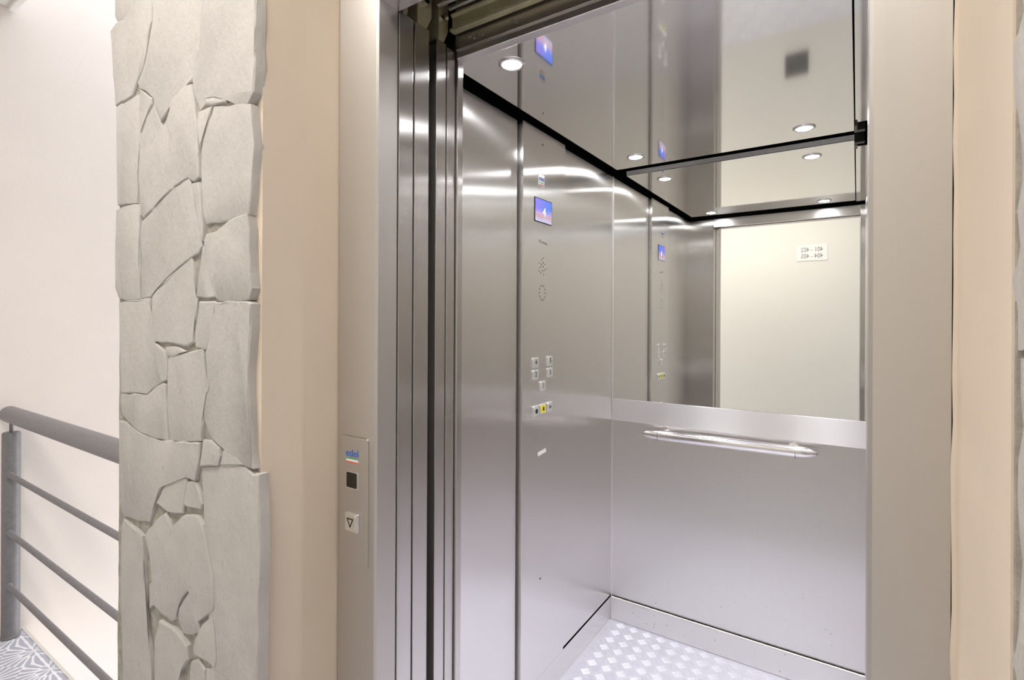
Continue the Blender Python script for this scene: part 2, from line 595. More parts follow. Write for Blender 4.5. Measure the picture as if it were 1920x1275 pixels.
# ------------------------------------------------------------------ stone pillars
STONES = [
 [(-1.518,2.27),(-1.4,2.27),(-1.414,2.082),(-1.44,2.08),(-1.471,2.079),(-1.508,2.084),(-1.521,2.102)],
 [(-1.508,2.081),(-1.467,2.076),(-1.411,2.079),(-1.394,2.27),(-1.333,2.27),(-1.322,2.028),(-1.337,2.004),(-1.348,1.968),(-1.364,1.936),(-1.392,1.912),(-1.418,1.884),(-1.45,1.881),(-1.512,1.881),(-1.529,1.986),(-1.543,2.072)],
 [(-1.325,2.27),(-1.201,2.27),(-1.106,2.27),(-1.097,1.966),(-1.099,1.922),(-1.103,1.861),(-1.111,1.85),(-1.14,1.846),(-1.157,1.844),(-1.218,1.834),(-1.242,1.806),(-1.27,1.794),(-1.298,1.824),(-1.307,1.855),(-1.331,1.87),(-1.375,1.89),(-1.386,1.905),(-1.359,1.926),(-1.337,1.965),(-1.321,2.002),(-1.311,2.027)],
 [(-1.093,2.27),(-0.904,2.27),(-0.905,1.876),(-0.903,1.827),(-0.909,1.771),(-0.927,1.753),(-0.968,1.761),(-1.002,1.78),(-1.07,1.797),(-1.079,1.786),(-1.098,1.779),(-1.126,1.824),(-1.128,1.844),(-1.102,1.845),(-1.092,1.858),(-1.092,1.92)],
 [(-1.072,1.794),(-1.002,1.778),(-0.999,1.773),(-1.046,1.778),(-1.074,1.785)],
 [(-1.512,1.877),(-1.438,1.876),(-1.38,1.877),(-1.377,1.847),(-1.368,1.796),(-1.374,1.775),(-1.384,1.726),(-1.39,1.671),(-1.395,1.629),(-1.5,1.636),(-1.507,1.746),(-1.502,1.823)],
 [(-1.375,1.886),(-1.312,1.85),(-1.314,1.839),(-1.341,1.815),(-1.368,1.787),(-1.377,1.847)],
 [(-1.363,1.783),(-1.336,1.814),(-1.304,1.836),(-1.277,1.792),(-1.267,1.776),(-1.245,1.785),(-1.227,1.757),(-1.217,1.715),(-1.217,1.677),(-1.214,1.638),(-1.283,1.618),(-1.355,1.59),(-1.372,1.601),(-1.375,1.663),(-1.381,1.713),(-1.374,1.761)],
 [(-1.24,1.784),(-1.218,1.828),(-1.162,1.841),(-1.137,1.839),(-1.128,1.815),(-1.121,1.774),(-1.11,1.723),(-1.105,1.679),(-1.103,1.645),(-1.12,1.639),(-1.142,1.65),(-1.165,1.647),(-1.204,1.639),(-1.209,1.674),(-1.212,1.714),(-1.222,1.756)],
 [(-1.5,1.623),(-1.436,1.626),(-1.372,1.621),(-1.372,1.583),(-1.374,1.553),(-1.373,1.467),(-1.37,1.406),(-1.433,1.402),(-1.482,1.41),(-1.501,1.434),(-1.505,1.538)],
 [(-1.363,1.582),(-1.207,1.636),(-1.14,1.647),(-1.129,1.618),(-1.113,1.568),(-1.1,1.529),(-1.093,1.505),(-1.104,1.493),(-1.123,1.489),(-1.184,1.471),(-1.239,1.449),(-1.294,1.428),(-1.318,1.41),(-1.364,1.406),(-1.368,1.467),(-1.369,1.552)],
 [(-1.046,1.773),(-0.968,1.759),(-0.918,1.749),(-0.914,1.715),(-0.907,1.675),(-0.914,1.628),(-0.917,1.59),(-0.925,1.552),(-0.985,1.547),(-1.074,1.548),(-1.085,1.57),(-1.094,1.629),(-1.095,1.688),(-1.086,1.719),(-1.07,1.747),(-1.054,1.762)],
 [(-1.1,1.774),(-1.05,1.774),(-1.058,1.76),(-1.078,1.738),(-1.095,1.704),(-1.106,1.733),(-1.11,1.757)],
 [(-1.129,1.634),(-1.105,1.634),(-1.096,1.614),(-1.091,1.571),(-1.085,1.549),(-1.089,1.517),(-1.102,1.54),(-1.115,1.579)],
 [(-0.927,1.551),(-0.92,1.523),(-0.919,1.474),(-0.912,1.416),(-0.922,1.397),(-0.965,1.392),(-1.019,1.395),(-1.042,1.405),(-1.053,1.426),(-1.067,1.452),(-1.078,1.485),(-1.08,1.516),(-1.072,1.526),(-1.036,1.528),(-0.985,1.545)],
 [(-1.084,1.504),(-1.074,1.474),(-1.063,1.447),(-1.053,1.42),(-1.042,1.404),(-1.063,1.402),(-1.109,1.407),(-1.105,1.427),(-1.097,1.454),(-1.091,1.48)],
 [(-1.31,1.409),(-1.236,1.447),(-1.177,1.469),(-1.132,1.485),(-1.127,1.466),(-1.12,1.423),(-1.122,1.409),(-1.109,1.399),(-1.113,1.369),(-1.122,1.347),(-1.121,1.314),(-1.148,1.305),(-1.187,1.307),(-1.238,1.311),(-1.306,1.31),(-1.312,1.357)],
 [(-1.482,1.398),(-1.433,1.401),(-1.318,1.405),(-1.315,1.357),(-1.312,1.31),(-1.288,1.304),(-1.25,1.288),(-1.24,1.271),(-1.239,1.229),(-1.285,1.214),(-1.332,1.191),(-1.467,1.184),(-1.474,1.28),(-1.478,1.357)],
 [(-1.467,1.178),(-1.332,1.187),(-1.259,1.218),(-1.244,1.217),(-1.239,1.174),(-1.236,1.128),(-1.231,1.099),(-1.291,1.096),(-1.367,1.101),(-1.43,1.118),(-1.463,1.135)],
 [(-1.232,1.272),(-1.223,1.28),(-1.159,1.287),(-1.085,1.3),(-1.078,1.263),(-1.07,1.232),(-1.065,1.216),(-1.082,1.199),(-1.081,1.157),(-1.09,1.129),(-1.089,1.118),(-1.216,1.098),(-1.226,1.129),(-1.232,1.197)],
 [(-1.24,1.298),(-1.189,1.299),(-1.157,1.292),(-1.206,1.281),(-1.23,1.282)],
 [(-1.036,1.391),(-0.924,1.391),(-0.912,1.387),(-0.918,1.32),(-0.925,1.271),(-0.922,1.204),(-0.918,1.127),(-0.909,1.09),(-0.963,1.099),(-1.016,1.115),(-1.044,1.125),(-1.06,1.138),(-1.075,1.158),(-1.077,1.189),(-1.069,1.211),(-1.057,1.227),(-1.066,1.253),(-1.07,1.295),(-1.058,1.316),(-1.05,1.358),(-1.038,1.379)],
 [(-1.1,1.394),(-1.038,1.393),(-1.038,1.384),(-1.05,1.358),(-1.062,1.316),(-1.074,1.3),(-1.087,1.302),(-1.113,1.304),(-1.115,1.336),(-1.105,1.368)],
 [(-1.482,1.112),(-1.442,1.114),(-1.367,1.098),(-1.265,1.092),(-1.089,1.112),(-1.091,1.092),(-1.102,1.058),(-1.11,1.035),(-1.128,1.036),(-1.145,1.035),(-1.189,1.055),(-1.22,1.03),(-1.262,0.992),(-1.29,0.96),(-1.303,0.931),(-1.318,0.906),(-1.399,0.894),(-1.455,0.889),(-1.47,0.896),(-1.48,0.997)],
 [(-1.187,1.049),(-1.145,1.029),(-1.154,0.995),(-1.163,0.958),(-1.191,0.952),(-1.227,0.947),(-1.282,0.955),(-1.252,0.99)],
 [(-1.141,1.025),(-1.114,1.031),(-1.097,1.016),(-1.084,0.992),(-1.088,0.981),(-1.145,0.975),(-1.156,0.978),(-1.15,1.001)],
 [(-1.079,1.119),(-1.05,1.121),(-1.02,1.11),(-1.016,1.098),(-1.026,1.078),(-1.091,1.067),(-1.085,1.093)],
 [(-1.008,1.106),(-0.997,1.116),(-0.972,1.109),(-0.939,1.093),(-0.981,1.086),(-1.016,1.081)],
 [(-1.093,1.063),(-0.963,1.086),(-0.934,1.088),(-0.909,1.078),(-0.89,1.081),(-0.89,1.026),(-0.884,0.933),(-0.888,0.846),(-0.889,0.31),(-0.997,0.31),(-1.007,0.686),(-1.017,0.715),(-1.029,0.782),(-1.033,0.812),(-1.038,0.862),(-1.059,0.929),(-1.074,0.979),(-1.089,1.029)],
 [(-1.461,0.866),(-1.452,0.882),(-1.398,0.874),(-1.348,0.866),(-1.342,0.826),(-1.344,0.79),(-1.336,0.768),(-1.338,0.707),(-1.327,0.663),(-1.307,0.616),(-1.291,0.31),(-1.445,0.31),(-1.452,0.596),(-1.464,0.655),(-1.468,0.743)],
 [(-1.337,0.872),(-1.284,0.914),(-1.239,0.941),(-1.227,0.93),(-1.214,0.904),(-1.178,0.862),(-1.155,0.83),(-1.143,0.802),(-1.166,0.782),(-1.187,0.754),(-1.189,0.731),(-1.212,0.718),(-1.262,0.719),(-1.293,0.727),(-1.299,0.79),(-1.315,0.833)],
 [(-1.2,0.924),(-1.156,0.953),(-1.101,0.964),(-1.08,0.951),(-1.063,0.908),(-1.042,0.861),(-1.035,0.811),(-1.041,0.794),(-1.068,0.775),(-1.095,0.756),(-1.11,0.778),(-1.139,0.812),(-1.166,0.849),(-1.195,0.892)],
 [(-1.182,0.731),(-1.177,0.755),(-1.152,0.782),(-1.137,0.798),(-1.112,0.772),(-1.099,0.751),(-1.095,0.734),(-1.125,0.719),(-1.161,0.71)],
 [(-1.262,0.702),(-1.2,0.707),(-1.165,0.703),(-1.138,0.691),(-1.133,0.667),(-1.169,0.629),(-1.187,0.31),(-1.278,0.31),(-1.286,0.606),(-1.284,0.653)],
 [(-1.082,0.749),(-1.041,0.781),(-1.033,0.755),(-1.026,0.716),(-1.028,0.69),(-1.061,0.69),(-1.098,0.685),(-1.114,0.69),(-1.107,0.714)],
 [(-1.164,0.31),(-1.129,0.659),(-1.098,0.677),(-1.073,0.666),(-1.064,0.31)],
 [(-1.065,0.67),(-1.026,0.682),(-1.001,0.31),(-1.056,0.31)],
 [(-1.317,0.766),(-1.304,0.774),(-1.301,0.724),(-1.316,0.711)],
]



def stone_mesh(mb, poly, y_face, depth, rng):
    # resample the outline with a little raggedness
    pts = []
    n = len(poly)
    for i in range(n):
        a, c = Vector(poly[i]), Vector(poly[(i + 1) % n])
        L = (c - a).length
        k = max(1, int(L / 0.022))
        for j in range(k):
            p = a.lerp(c, j / k)
            if 0 < j:
                p += Vector((rng.uniform(-1, 1), rng.uniform(-1, 1))) * 0.0022
            pts.append(p)
    area2 = sum(p.x * q.y - q.x * p.y for p, q in zip(pts, pts[1:] + pts[:1]))
    if area2 < 0:
        pts.reverse()
    n = len(pts)
    tilt = (rng.uniform(-0.012, 0.012), rng.uniform(-0.010, 0.010))
    off = rng.uniform(-0.0018, 0.0018)
    cx = sum(p.x for p in pts) / n
    cz = sum(p.y for p in pts) / n
    size = min(max(p.x for p in pts) - min(p.x for p in pts), max(p.y for p in pts) - min(p.y for p in pts))
    ins = min(0.0032, size * 0.14)
    nor = []
    for i in range(n):
        t = (pts[(i + 1) % n] - pts[i - 1])
        t = t.normalized() if t.length > 1e-6 else Vector((1, 0))
        nor.append(Vector((-t.y, t.x)))      # inward for a counter-clockwise outline

    def yy(p, d):
        return y_face + off + d + (p.x - cx) * tilt[0] + (p.y - cz) * tilt[1]
    rings = []
    for dist, d in ((-0.002, depth), (-0.002, 0.0028), (-0.002 + ins * 0.3, 0.0010), (-0.002 + ins, 0.0)):
        ring = []
        for i in range(n):
            p = pts[i] + nor[i] * dist
            ring.append(mb.bm.verts.new((p.x, yy(p, d) + (rng.uniform(-0.0006, 0.0006) if d < depth else 0), p.y)))
        rings.append(ring)
    for A, B in zip(rings, rings[1:]):
        for i in range(n):
            j = (i + 1) % n
            mb.bm.faces.new((A[i], A[j], B[j], B[i]))
    f = mb.bm.faces.new(rings[-1])
    bmesh.ops.triangulate(mb.bm, faces=[f], ngon_method='EAR_CLIP')


rng = random.Random(11)
st = MB()
for poly in STONES:
    stone_mesh(st, poly, YST, 0.020, rng)
for z0, z1 in ((.002, .155), (.16, .302), (2.278, 2.47), (2.475, 2.66), (2.665, 2.89)):   # plain courses at foot and head
    cuts = [-1.535, -1.535 + rng.uniform(.16, .28), -1.13 + rng.uniform(-.06, .06), -.887 + rng.uniform(-.006, .004)]
    for xa, xb in zip(cuts, cuts[1:]):
        d = rng.uniform(-.012, .012)
        stone_mesh(st, [(xa + .003, z0), (xb - .003, z0), (xb - .003 + d * .4, z1 - .002), ((xa + xb) / 2, z1 - .001), (xa + .003, z1 - .002)], YST, 0.020, rng)
pil = struct(st, 'pillar_left', M['stone'], 'wall pillar clad in irregular white stone left of the lift', 'pillar', smooth=28)
# mortar bed behind the stones
mo = MB()
b = bmesh.new()
rows = 70
prev = None
for i in range(rows + 1):
    z = 2.9 * i / rows
    row = [b.verts.new(p) for p in ((-1.498 + rng.uniform(-.004, .004), 0.5262, z), (-1.24, 0.5262, z), (-0.93 + rng.uniform(-.003, .003), 0.5262, z), (-0.93, 0.5385, z), (-1.498, 0.5385, z))]
    if prev:
        for k in range(5):
            b.faces.new((prev[k], prev[(k + 1) % 5], row[(k + 1) % 5], row[k]))
    prev = row
mo.add(b)
mo.build('mortar', M['mortar'], pil)

# right pillar: only the edge of its stone facing shows
sr = MB()
z = 0.0
rr = random.Random(5)
while z < 2.85:
    h = rr.uniform(0.16, 0.42)
    z2 = min(2.89, z + h)
    x = 0.088 + rr.uniform(0.0, 0.003)
    xs = x + rr.uniform(0.18, 0.32)
    stone_mesh(sr, [(x, z + 0.004), (xs, z + 0.004 + rr.uniform(0, .01)), (xs, z2 - 0.004), (x + rr.uniform(0, .002), z2 - 0.004)], 0.463, 0.018, rr)
    stone_mesh(sr, [(xs + 0.008, z + 0.004), (0.88, z + 0.004), (0.88, z2 - 0.004), (xs + 0.008, z2 - 0.004)], 0.463, 0.018, rr)
    z = z2
pr2 = struct(sr, 'pillar_right', M['stone'], 'rough pale stone facing at the right edge of the lift niche', 'pillar', smooth=28)
MB().box(0.088, 0.88, 0.4725, 0.4795, 0, 2.9).build('mortar', M['mortar'], pr2)

# ------------------------------------------------------------------ railing
RX, RY = -3.005, 0.667
rail = empty('railing', (RX, RY, 0), 'grey tubular metal railing with post and three bars, left of the stone pillar', 'railing')
child(MB().lathe([(0, 0), (0, .033), (.008, .034), (.012, .0305), (.868, .0305), (.874, .027), (.874, 0)], (RX, RY, 0), (RX, RY, 1), 28), 'post', M['grey_paint'], rail, 40)
child(MB().rod((RX, RY, .872), (RX, RY, .925), .007), 'pin', M['grey_paint'], rail, 40)
child(MB().lathe([(0, 0), (0.004, .02), (0.012, .0325), (0.02, .034), (1.49, .034), (1.49, 0)], (RX - .045, RY, .948), (0, RY, .956), 28), 'handrail', M['grey_paint'], rail, 40)
for z in (.699, .455, .231):
    child(MB().lathe([(0, 0), (0, .012), (.012, .0135), (.016, .0105), (1.42, .0105), (1.42, 0)], (RX + .022, RY - .012, z), (0, RY - .012, z), 14), 'bar', M['grey_paint'], rail, 40)

# ------------------------------------------------------------------ landing frame
fr = empty('door_1', (-0.4, YFR, 0), 'satin steel landing frame around the lift entrance', 'door frame', kind='structure')
jl = MB().prism([(-0.8975, YFR), (XJ - .004, YFR), (XJ, YFR + .004), (XJ, .7545), (XJ - .02, .7545), (-0.8975, .726)], (0, 0, 0), (1, 0, 0), (0, 1, 0), (0, 0, 2.12))
child(jl, 'left_jamb', M['steel_frame'], fr)
jr = MB().prism([(.0815, YFR), (.0143, YFR), (.0103, YFR + .004), (.0103, .7545), (.03, .7545), (.0815, .726)], (0, 0, 0), (1, 0, 0), (0, 1, 0), (0, 0, 2.12))
child(jr, 'right_jamb', M['steel_frame'], fr)
child(MB().box(XJ, .0103, YFR, .757, 1.991, 2.12, .001), 'head', M['steel_satin'], fr)
child(MB().box(XJ - .1, .08, YFR, .94, -.05, .0, .001), 'sill', M['steel_satin'], fr)
child(MB().box(.0113, .03, .758, .935, 0, 2.0, .001).box(.0106, .02, .785, .80, 0, 2.0), 'strike_post', M['steel_satin'], fr)

# landing and car door leaves, slid open to the left
XD = XJ + .001


def leaf(y0, y1, top, label, hang):
    t = empty('sliding_door', (-1.15, (y0 + y1) / 2, 0), label, 'lift door', 'telescopic lift door leaves', 'thing')
    lf = child(MB().box(-1.47, XD, y0, y1, .006, top, .0012), 'leaf', M['steel_door'], t)
    if hang == 'bracket':
        yc = y1 + .008
        hb = MB().prism([(y0 + .01, top - .004), (y1 - .008, top - .004), (y1 + .010, top + .034), (y1 + .010, top + .20), (y0 + .012, top + .20)], (XD - .006, 0, 0), (0, 1, 0), (0, 0, 1), (.003, 0, 0))
        hb.box(XD - .30, XD - .006, y0 + .01, y0 + .013, top - .004, top + .20)
        hp = child(hb, 'hanger_bracket', M['zinc'], t)
        child(MB().rod((XD - .006, (y0 + y1) / 2 + .006, top + .055), (XD + .009, (y0 + y1) / 2 + .006, top + .055), .008, 6), 'bolt', M['chrome'], hp, 40)
        bo = MB().rod((XD - .006, (y0 + y1) / 2 + .012, top + .10), (XD + .002, (y0 + y1) / 2 + .012, top + .10), .003, 10)
        child(bo, 'rivet', M['chrome'], hp, 40)
    elif hang == 'strip':
        child(MB().prism([(y0 + .012, top - .004), (y0 + .020, top - .004), (y0 + .026, top + .012), (y0 + .026, top + .20), (y0 + .012, top + .20)], (XD - .006, 0, 0), (0, 1, 0), (0, 0, 1), (.004, 0, 0)), 'hanger_bracket', M['zinc'], t)
    return t


leaf(.7585, .799, 1.994, 'outermost brushed steel door leaf, next to the landing frame', 'strip')
leaf(.8035, .8475, 1.994, 'second brushed steel door leaf from the landing frame, beside the dark gap', 'bracket')
leaf(.8715, .9035, 1.989, 'first brushed steel door leaf past the dark gap, under the track beam', 'bracket')
leaf(.9075, .9355, 1.985, 'innermost narrow brushed steel door leaf, next to the car wall', None)
# door gear above the opening
tb = empty('track_beam', (-.38, .915, 2.02), 'olive zinc door track beam running above the lift opening', 'beam')
child(MB().prism([(.916, 2.016), (.922, 2.016), (.922, 2.054), (.908, 2.058), (.908, 2.054), (.914, 2.050), (.914, 2.0235), (.905, 2.022), (.905, 2.016)], (-.775, 0, 0), (0, 1, 0), (0, 0, 1), (.90, 0, 0)), 'track', M['zinc'], tb)
child(MB().rod((-.775, .905, 2.068), (.10, .905, 2.068), .006), 'rod', M['steel_satin'], tb, 40)
child(MB().rod((-.775, .868, 2.058), (.10, .868, 2.058), .006), 'rod', M['steel_satin'], tb, 40)

# ------------------------------------------------------------------ lift car shell
# floor of raised-bar tread plate
tp = MB().box(XL, XR, .94, YB, -.02, 0.0)
P = 0.060
bm = tp.bm


def tread_bar(cx, cy, ang, L, W, Hh):
    ca, sa = math.cos(ang), math.sin(ang)
    lo, hi = [], []
    for sx, sy in ((-.5, 0), (-.3, -.5), (.3, -.5), (.5, 0), (.3, .5), (-.3, .5)):
        x, y = sx * L, sy * W
        lo.append(bm.verts.new((cx + x * ca - y * sa, cy + x * sa + y * ca, 0)))
        x, y = sx * L * .8, sy * W * .35
        hi.append(bm.verts.new((cx + x * ca - y * sa, cy + x * sa + y * ca, Hh)))
    for i in range(6):
        j = (i + 1) % 6
        bm.faces.new((lo[i], lo[j], hi[j], hi[i]))
    bm.faces.new(hi)


nx, ny = int((XR - XL) / P) + 2, int((YB - .95) / P) + 2
for i in range(-1, nx):
    for j in range(-1, ny):
        for odd in (0, 1):
            cx = -.874 + (i - 1) * P + odd * P / 2
            cy = 2.082 - (ny - j - 3) * P + odd * P / 2
            if not (XL + .012 < cx < XR - .012 and .955 < cy < YB - .012):
                continue
            a = math.radians(45 if odd == 0 else 135)
            px, py = -math.sin(a), math.cos(a)
            for k in range(-2, 3):
                tread_bar(cx + px * k * .0066, cy + py * k * .0066, a, .035, .0052, .0016)
struct(tp, 'floor_car', M['tread'], 'bright aluminium five-bar tread plate floor inside the lift', 'floor')

# left wall: front panel, rear panel; control panel stands between them
wl = empty('wall_car_left', (XL, 1.6, 0), 'brushed steel left wall of the lift beside the control panel', 'wall', kind='structure')
child(MB().box(XL - .02, XL, YF, 1.435, .108, 2.02, .002), 'front_panel', M['steel'], wl)
child(MB().box(XL - .02, XL, 1.757, YB - .004, .108, 2.02, .002), 'rear_panel', M['steel'], wl)
child(MB().box(XL - .06, XL - .024, YF - .03, YB + .04, 0, 2.32).box(XL - .024, XL - .0005, YB - .005, YB + .02, 0, 2.0), 'backing', M['black'], wl)
struct(MB().box(XL - .02, XL + .001, YF, YB - .002, 0, .100, .0008), 'baseboard_car_left', M['steel'], 'brushed steel skirting along the left lift wall', 'baseboard')

# rear wall
wr = empty('wall_car_rear', (-.45, YB, 0), 'brushed steel rear wall of the lift below the mirror', 'wall', kind='structure')
child(MB().box(XL, XR, YB, YB + .02, .09, .907, .0008), 'lower_panel', M['steel_rear'], wr)
child(MB().box(XL - .06, XR + .06, YB + .024, YB + .05, 0, 2.32), 'backing', M['black'], wr)
child(MB().box(XL - .0005, XL + .003, YB - .005, YB + .004, .1, 2.02, .001), 'corner_strip', M['edge'], wr)
struct(MB().box(XL, XR, YB - .004, YB + .02, .907, 1.005, .0012), 'trim_1', M['steel_band'], 'plain steel band between mirror and lower rear panel', 'trim')
struct(MB().box(XL, XR, YB - .012, YB + .02, 0, .104, .005, 4), 'baseboard_car_rear', M['steel_rear'], 'steel skirting along the rear lift wall', 'baseboard')
mir = empty('mirror', (-.45, YB, 1.005), 'large frameless mirror on the upper rear wall of the lift', 'mirror')
child(MB().box(XL, XR - .004, YB, YB + .006, 1.006, 2.22), 'glass', M['mirror'], mir)

# right wall
wrr = MB().box(XR, XR + .02, YF, YB, .0, 2.31, .002)
struct(wrr, 'wall_car_right', M['steel'], 'brushed steel right wall of the lift, seen edge on', 'wall')
struct(MB().box(XR + .022, XR + .05, YF - .03, YB + .04, 0, 2.32), 'wall_car_right_backing', M['black'], 'dark outer shell behind the right lift wall', 'wall')

# front wall of the car: returns and header
fw = empty('wall_car_front', (-.4, YF, 0), 'brushed steel front return and header of the lift, seen in the mirror', 'wall', kind='structure')
child(MB().box(XL - .02, -.778, .9385, YF, .0, 2.02, .0012), 'left_return', M['steel_door'], fw)
child(MB().box(.0140, XR + .02, .9385, YF, .0, 2.02, .0012), 'right_return', M['steel_door'], fw)
hd = MB().box(-.778, .0140, .934, YF, 1.967, 2.02, .001)
child(hd, 'header', M['steel_satin'], fw)
hf = MB().box(-.778, .06, .929, .9335, 1.985, 2.13)
for sx in (-.735, -.712, -.62):
    hf.rod((sx, .929, 2.004), (sx, .923, 2.004), .0045, 6)
    hf.rod((sx + .012, .929, 1.997), (sx + .012, .925, 1.997), .003, 6)
child(hf, 'header_plate', M['header_steel'], fw)
child(MB().box(XL - .02, XR + .02, .936, YF - .002, 2.02, 2.32), 'header_backing', M['black'], fw)

# hung ceiling
cp = empty('ceiling_car', (-.45, 1.6, ZC), 'mirror polished steel ceiling panel hung inside the lift', 'ceiling', kind='structure')
child(MB().box(-.893, -.012, 1.045, 2.182, ZC, ZC + .003, .0006), 'panel', M['ceiling_steel'], cp)
child(MB().box(-.893, -.012, 2.176, 2.182, ZC + .0032, ZC + .022).box(-.893, -.012, 1.045, 1.051, ZC + .0032, ZC + .022)
      .box(-.893, -.887, 1.051, 2.176, ZC + .0032, ZC + .022).box(-.018, -.012, 1.051, 2.176, ZC + .0032, ZC + .022), 'rim', M['rim'], cp)
child(MB().box(-.008, XR - .001, .962, 2.095, ZC + .001, ZC + .004), 'added_reflector_strip', M['ceiling_steel'], cp)  # strip added to reflect cream light where the side gap rendered black
child(MB().box(XL - .06, XR + .06, .95, YB + .05, 2.32, 2.34), 'roof', M['black'], cp)
hg = MB()
for x, y in ((-.86, 1.9), (-.86, 1.2), (-.05, 1.2), (-.05, 1.9)):
    hg.rod((x, y, ZC + .003), (x, y, 2.32), .006, 8)
child(hg, 'hanger_rods', M['dark_metal'], cp)
br = MB().box(-.010, -.002, 2.10, 2.16, ZC - .010, ZC + .075, .002).box(-.012, .020, 2.155, 2.18, ZC - .008, ZC + .045, .002)
child(br, 'bracket', M['dark_metal'], cp)

# downlights
DL = [((-.755, 1.130), 'glaring round LED downlight nearest the lift door in the polished ceiling'),
      ((-.757, 2.046), 'round LED downlight in the rear left corner of the lift ceiling'),
      ((-.156, 2.055), 'round LED downlight in the rear right corner of the lift ceiling'),
      ((-.156, 1.130), 'round LED downlight at the front right of the lift ceiling, seen in the mirror')]
proto = None
for (x, y), lab in DL:
    if proto is None:
        t = empty('downlight', (x, y, ZC), lab, 'downlight', 'downlights in the lift ceiling')
        child(MB().lathe([(0, .0245), (.004, .026), (.0055, .030), (.003, .0345), (0, .0355)], (x, y, ZC), (x, y, ZC - 1), 40), 'bezel', M['chrome'], t, 50)
        child(MB().lathe([(0, .0246), (.003, .0246), (.0038, .022), (.0040, 0)], (x, y, ZC), (x, y, ZC - 1), 40), 'lens', M['led'], t, 50)
        sd = bpy.data.lights.new('downlight_beam', 'SPOT')
        sd.energy = DOWNLIGHT_BEAM
        sd.color = (0.95, 0.96, 1.0)
        sd.spot_size = math.radians(130)
        sd.spot_blend = 0.9
        sd.shadow_soft_size = 0.024
        so = bpy.data.objects.new('downlight_beam', sd)
        COL.objects.link(so)
        so.parent = t
        so.location = (0, 0, -0.012)
        proto = t
    else:
        t = proto.copy()
        COL.objects.link(t)
        t.location = (x, y, ZC)
        t['label'] = lab
        for c in list(proto.children):
            d = c.copy()
            COL.objects.link(d)
            d.parent = t

# ------------------------------------------------------------------ control panel
XP = XL + .015
cpn = empty('control_panel', (XP, 1.595, .1), 'tall brushed steel car control panel with lit screen and push buttons', 'control panel')
child(MB().box(XL - .022, XP, 1.447, 1.743, .118, 2.022, .0015), 'faceplate', M['steel'], cpn)


def conv(Y, Z):          # positions measured on the wall plane -> the raised panel plane
    k = XP / -.933
    return Y * k, CAM_Z + (Z - CAM_Z) * k


def onp(Y, Z, d=0.0):
    y, z = conv(Y, Z)
    return (XP + d, y, z)


y0, z0 = conv(1.544, 1.708)
y1, z1 = conv(1.658, 1.787)
M['screen'] = screen_material(y0, y1, z0, z1)
scr = child(MB().box(XP, XP + .002, y0 - .003, y1 + .003, z0 - .003, z1 + .003, .0008), 'screen', M['display'], cpn)
child(MB().box(XP + .0021, XP + .0025, y0, y1, z0, z1), 'picture', M['screen'], scr)
text('4', '+x', (XP + .0026, (y0 + y1) / 2 + .004, (z0 + z1) / 2 - .002), .030, M['digit'], 'digit', scr)
lg = child(plate(MB(), '+x', onp(1.588, 1.855), .040, .040, .0006, .001), 'logo_sticker', M['steel_satin'], cpn)
text('edel', '+x', onp(1.588, 1.861, .0007), .017, M['blue_ink'], 'lettering', lg, .034, bold=.012)
child(plate(MB(), '+x', onp(1.588, 1.846, .0006), .034, .0030, .0003, .0005), 'green_stripe', M['green_ink'], lg)['label'] = 'green stripe'
child(plate(MB(), '+x', onp(1.588, 1.838, .0006), .034, .0030, .0003, .0005), 'red_stripe', M['red_ink'], lg)['label'] = 'red stripe'
# engraved texts, loudspeaker and intercom hole patterns
holes = MB()
for i in range(14):
    a = i * 2.4
    r = .0062 * math.sqrt(i + .5)
    y, z = conv(1.597, 1.551)
    holes.rod((XP, y + r * math.cos(a) * 1.1, z + r * math.sin(a) * 1.5), (XP + .0004, y + r * math.cos(a) * 1.1, z + r * math.sin(a) * 1.5), .0024, 8)
child(holes, 'speaker_holes', M['ink'], cpn)
holes = MB()
for i in range(12):
    a = 2 * math.pi * i / 12
    y, z = conv(1.598, 1.458)
    holes.rod((XP, y + .021 * math.cos(a), z + .026 * math.sin(a)), (XP + .0004, y + .021 * math.cos(a), z + .026 * math.sin(a)), .0024, 8)
child(holes, 'intercom_holes', M['ink'], cpn)
eng = MB()
rr = random.Random(2)
for i in range(8):
    y, z = conv(1.575 + i * .0075, 1.640 - i * .0008)
    eng.box(XP, XP + .0003, y, y + .0028, z - .004, z + .004 * rr.uniform(.2, 1.2))
child(eng, 'engraved_marks', M['grey_ink'], cpn)
for Y, Z in ((1.597, 1.983), (1.592, .445)):
    y, z = conv(Y, Z)
    child(MB().rod((XP, y, z), (XP + .0006, y, z), .0035, 10), 'screw_hole', M['ink'], cpn)
child(MB().prism(rounded(.056, .013, .002), onp(1.600, .8915), (0, math.cos(.09), math.sin(.09)), (0, -math.sin(.09), math.cos(.09)), (.0006, 0, 0)), 'sticker', M['white'], cpn)['label'] = 'small white sticker'


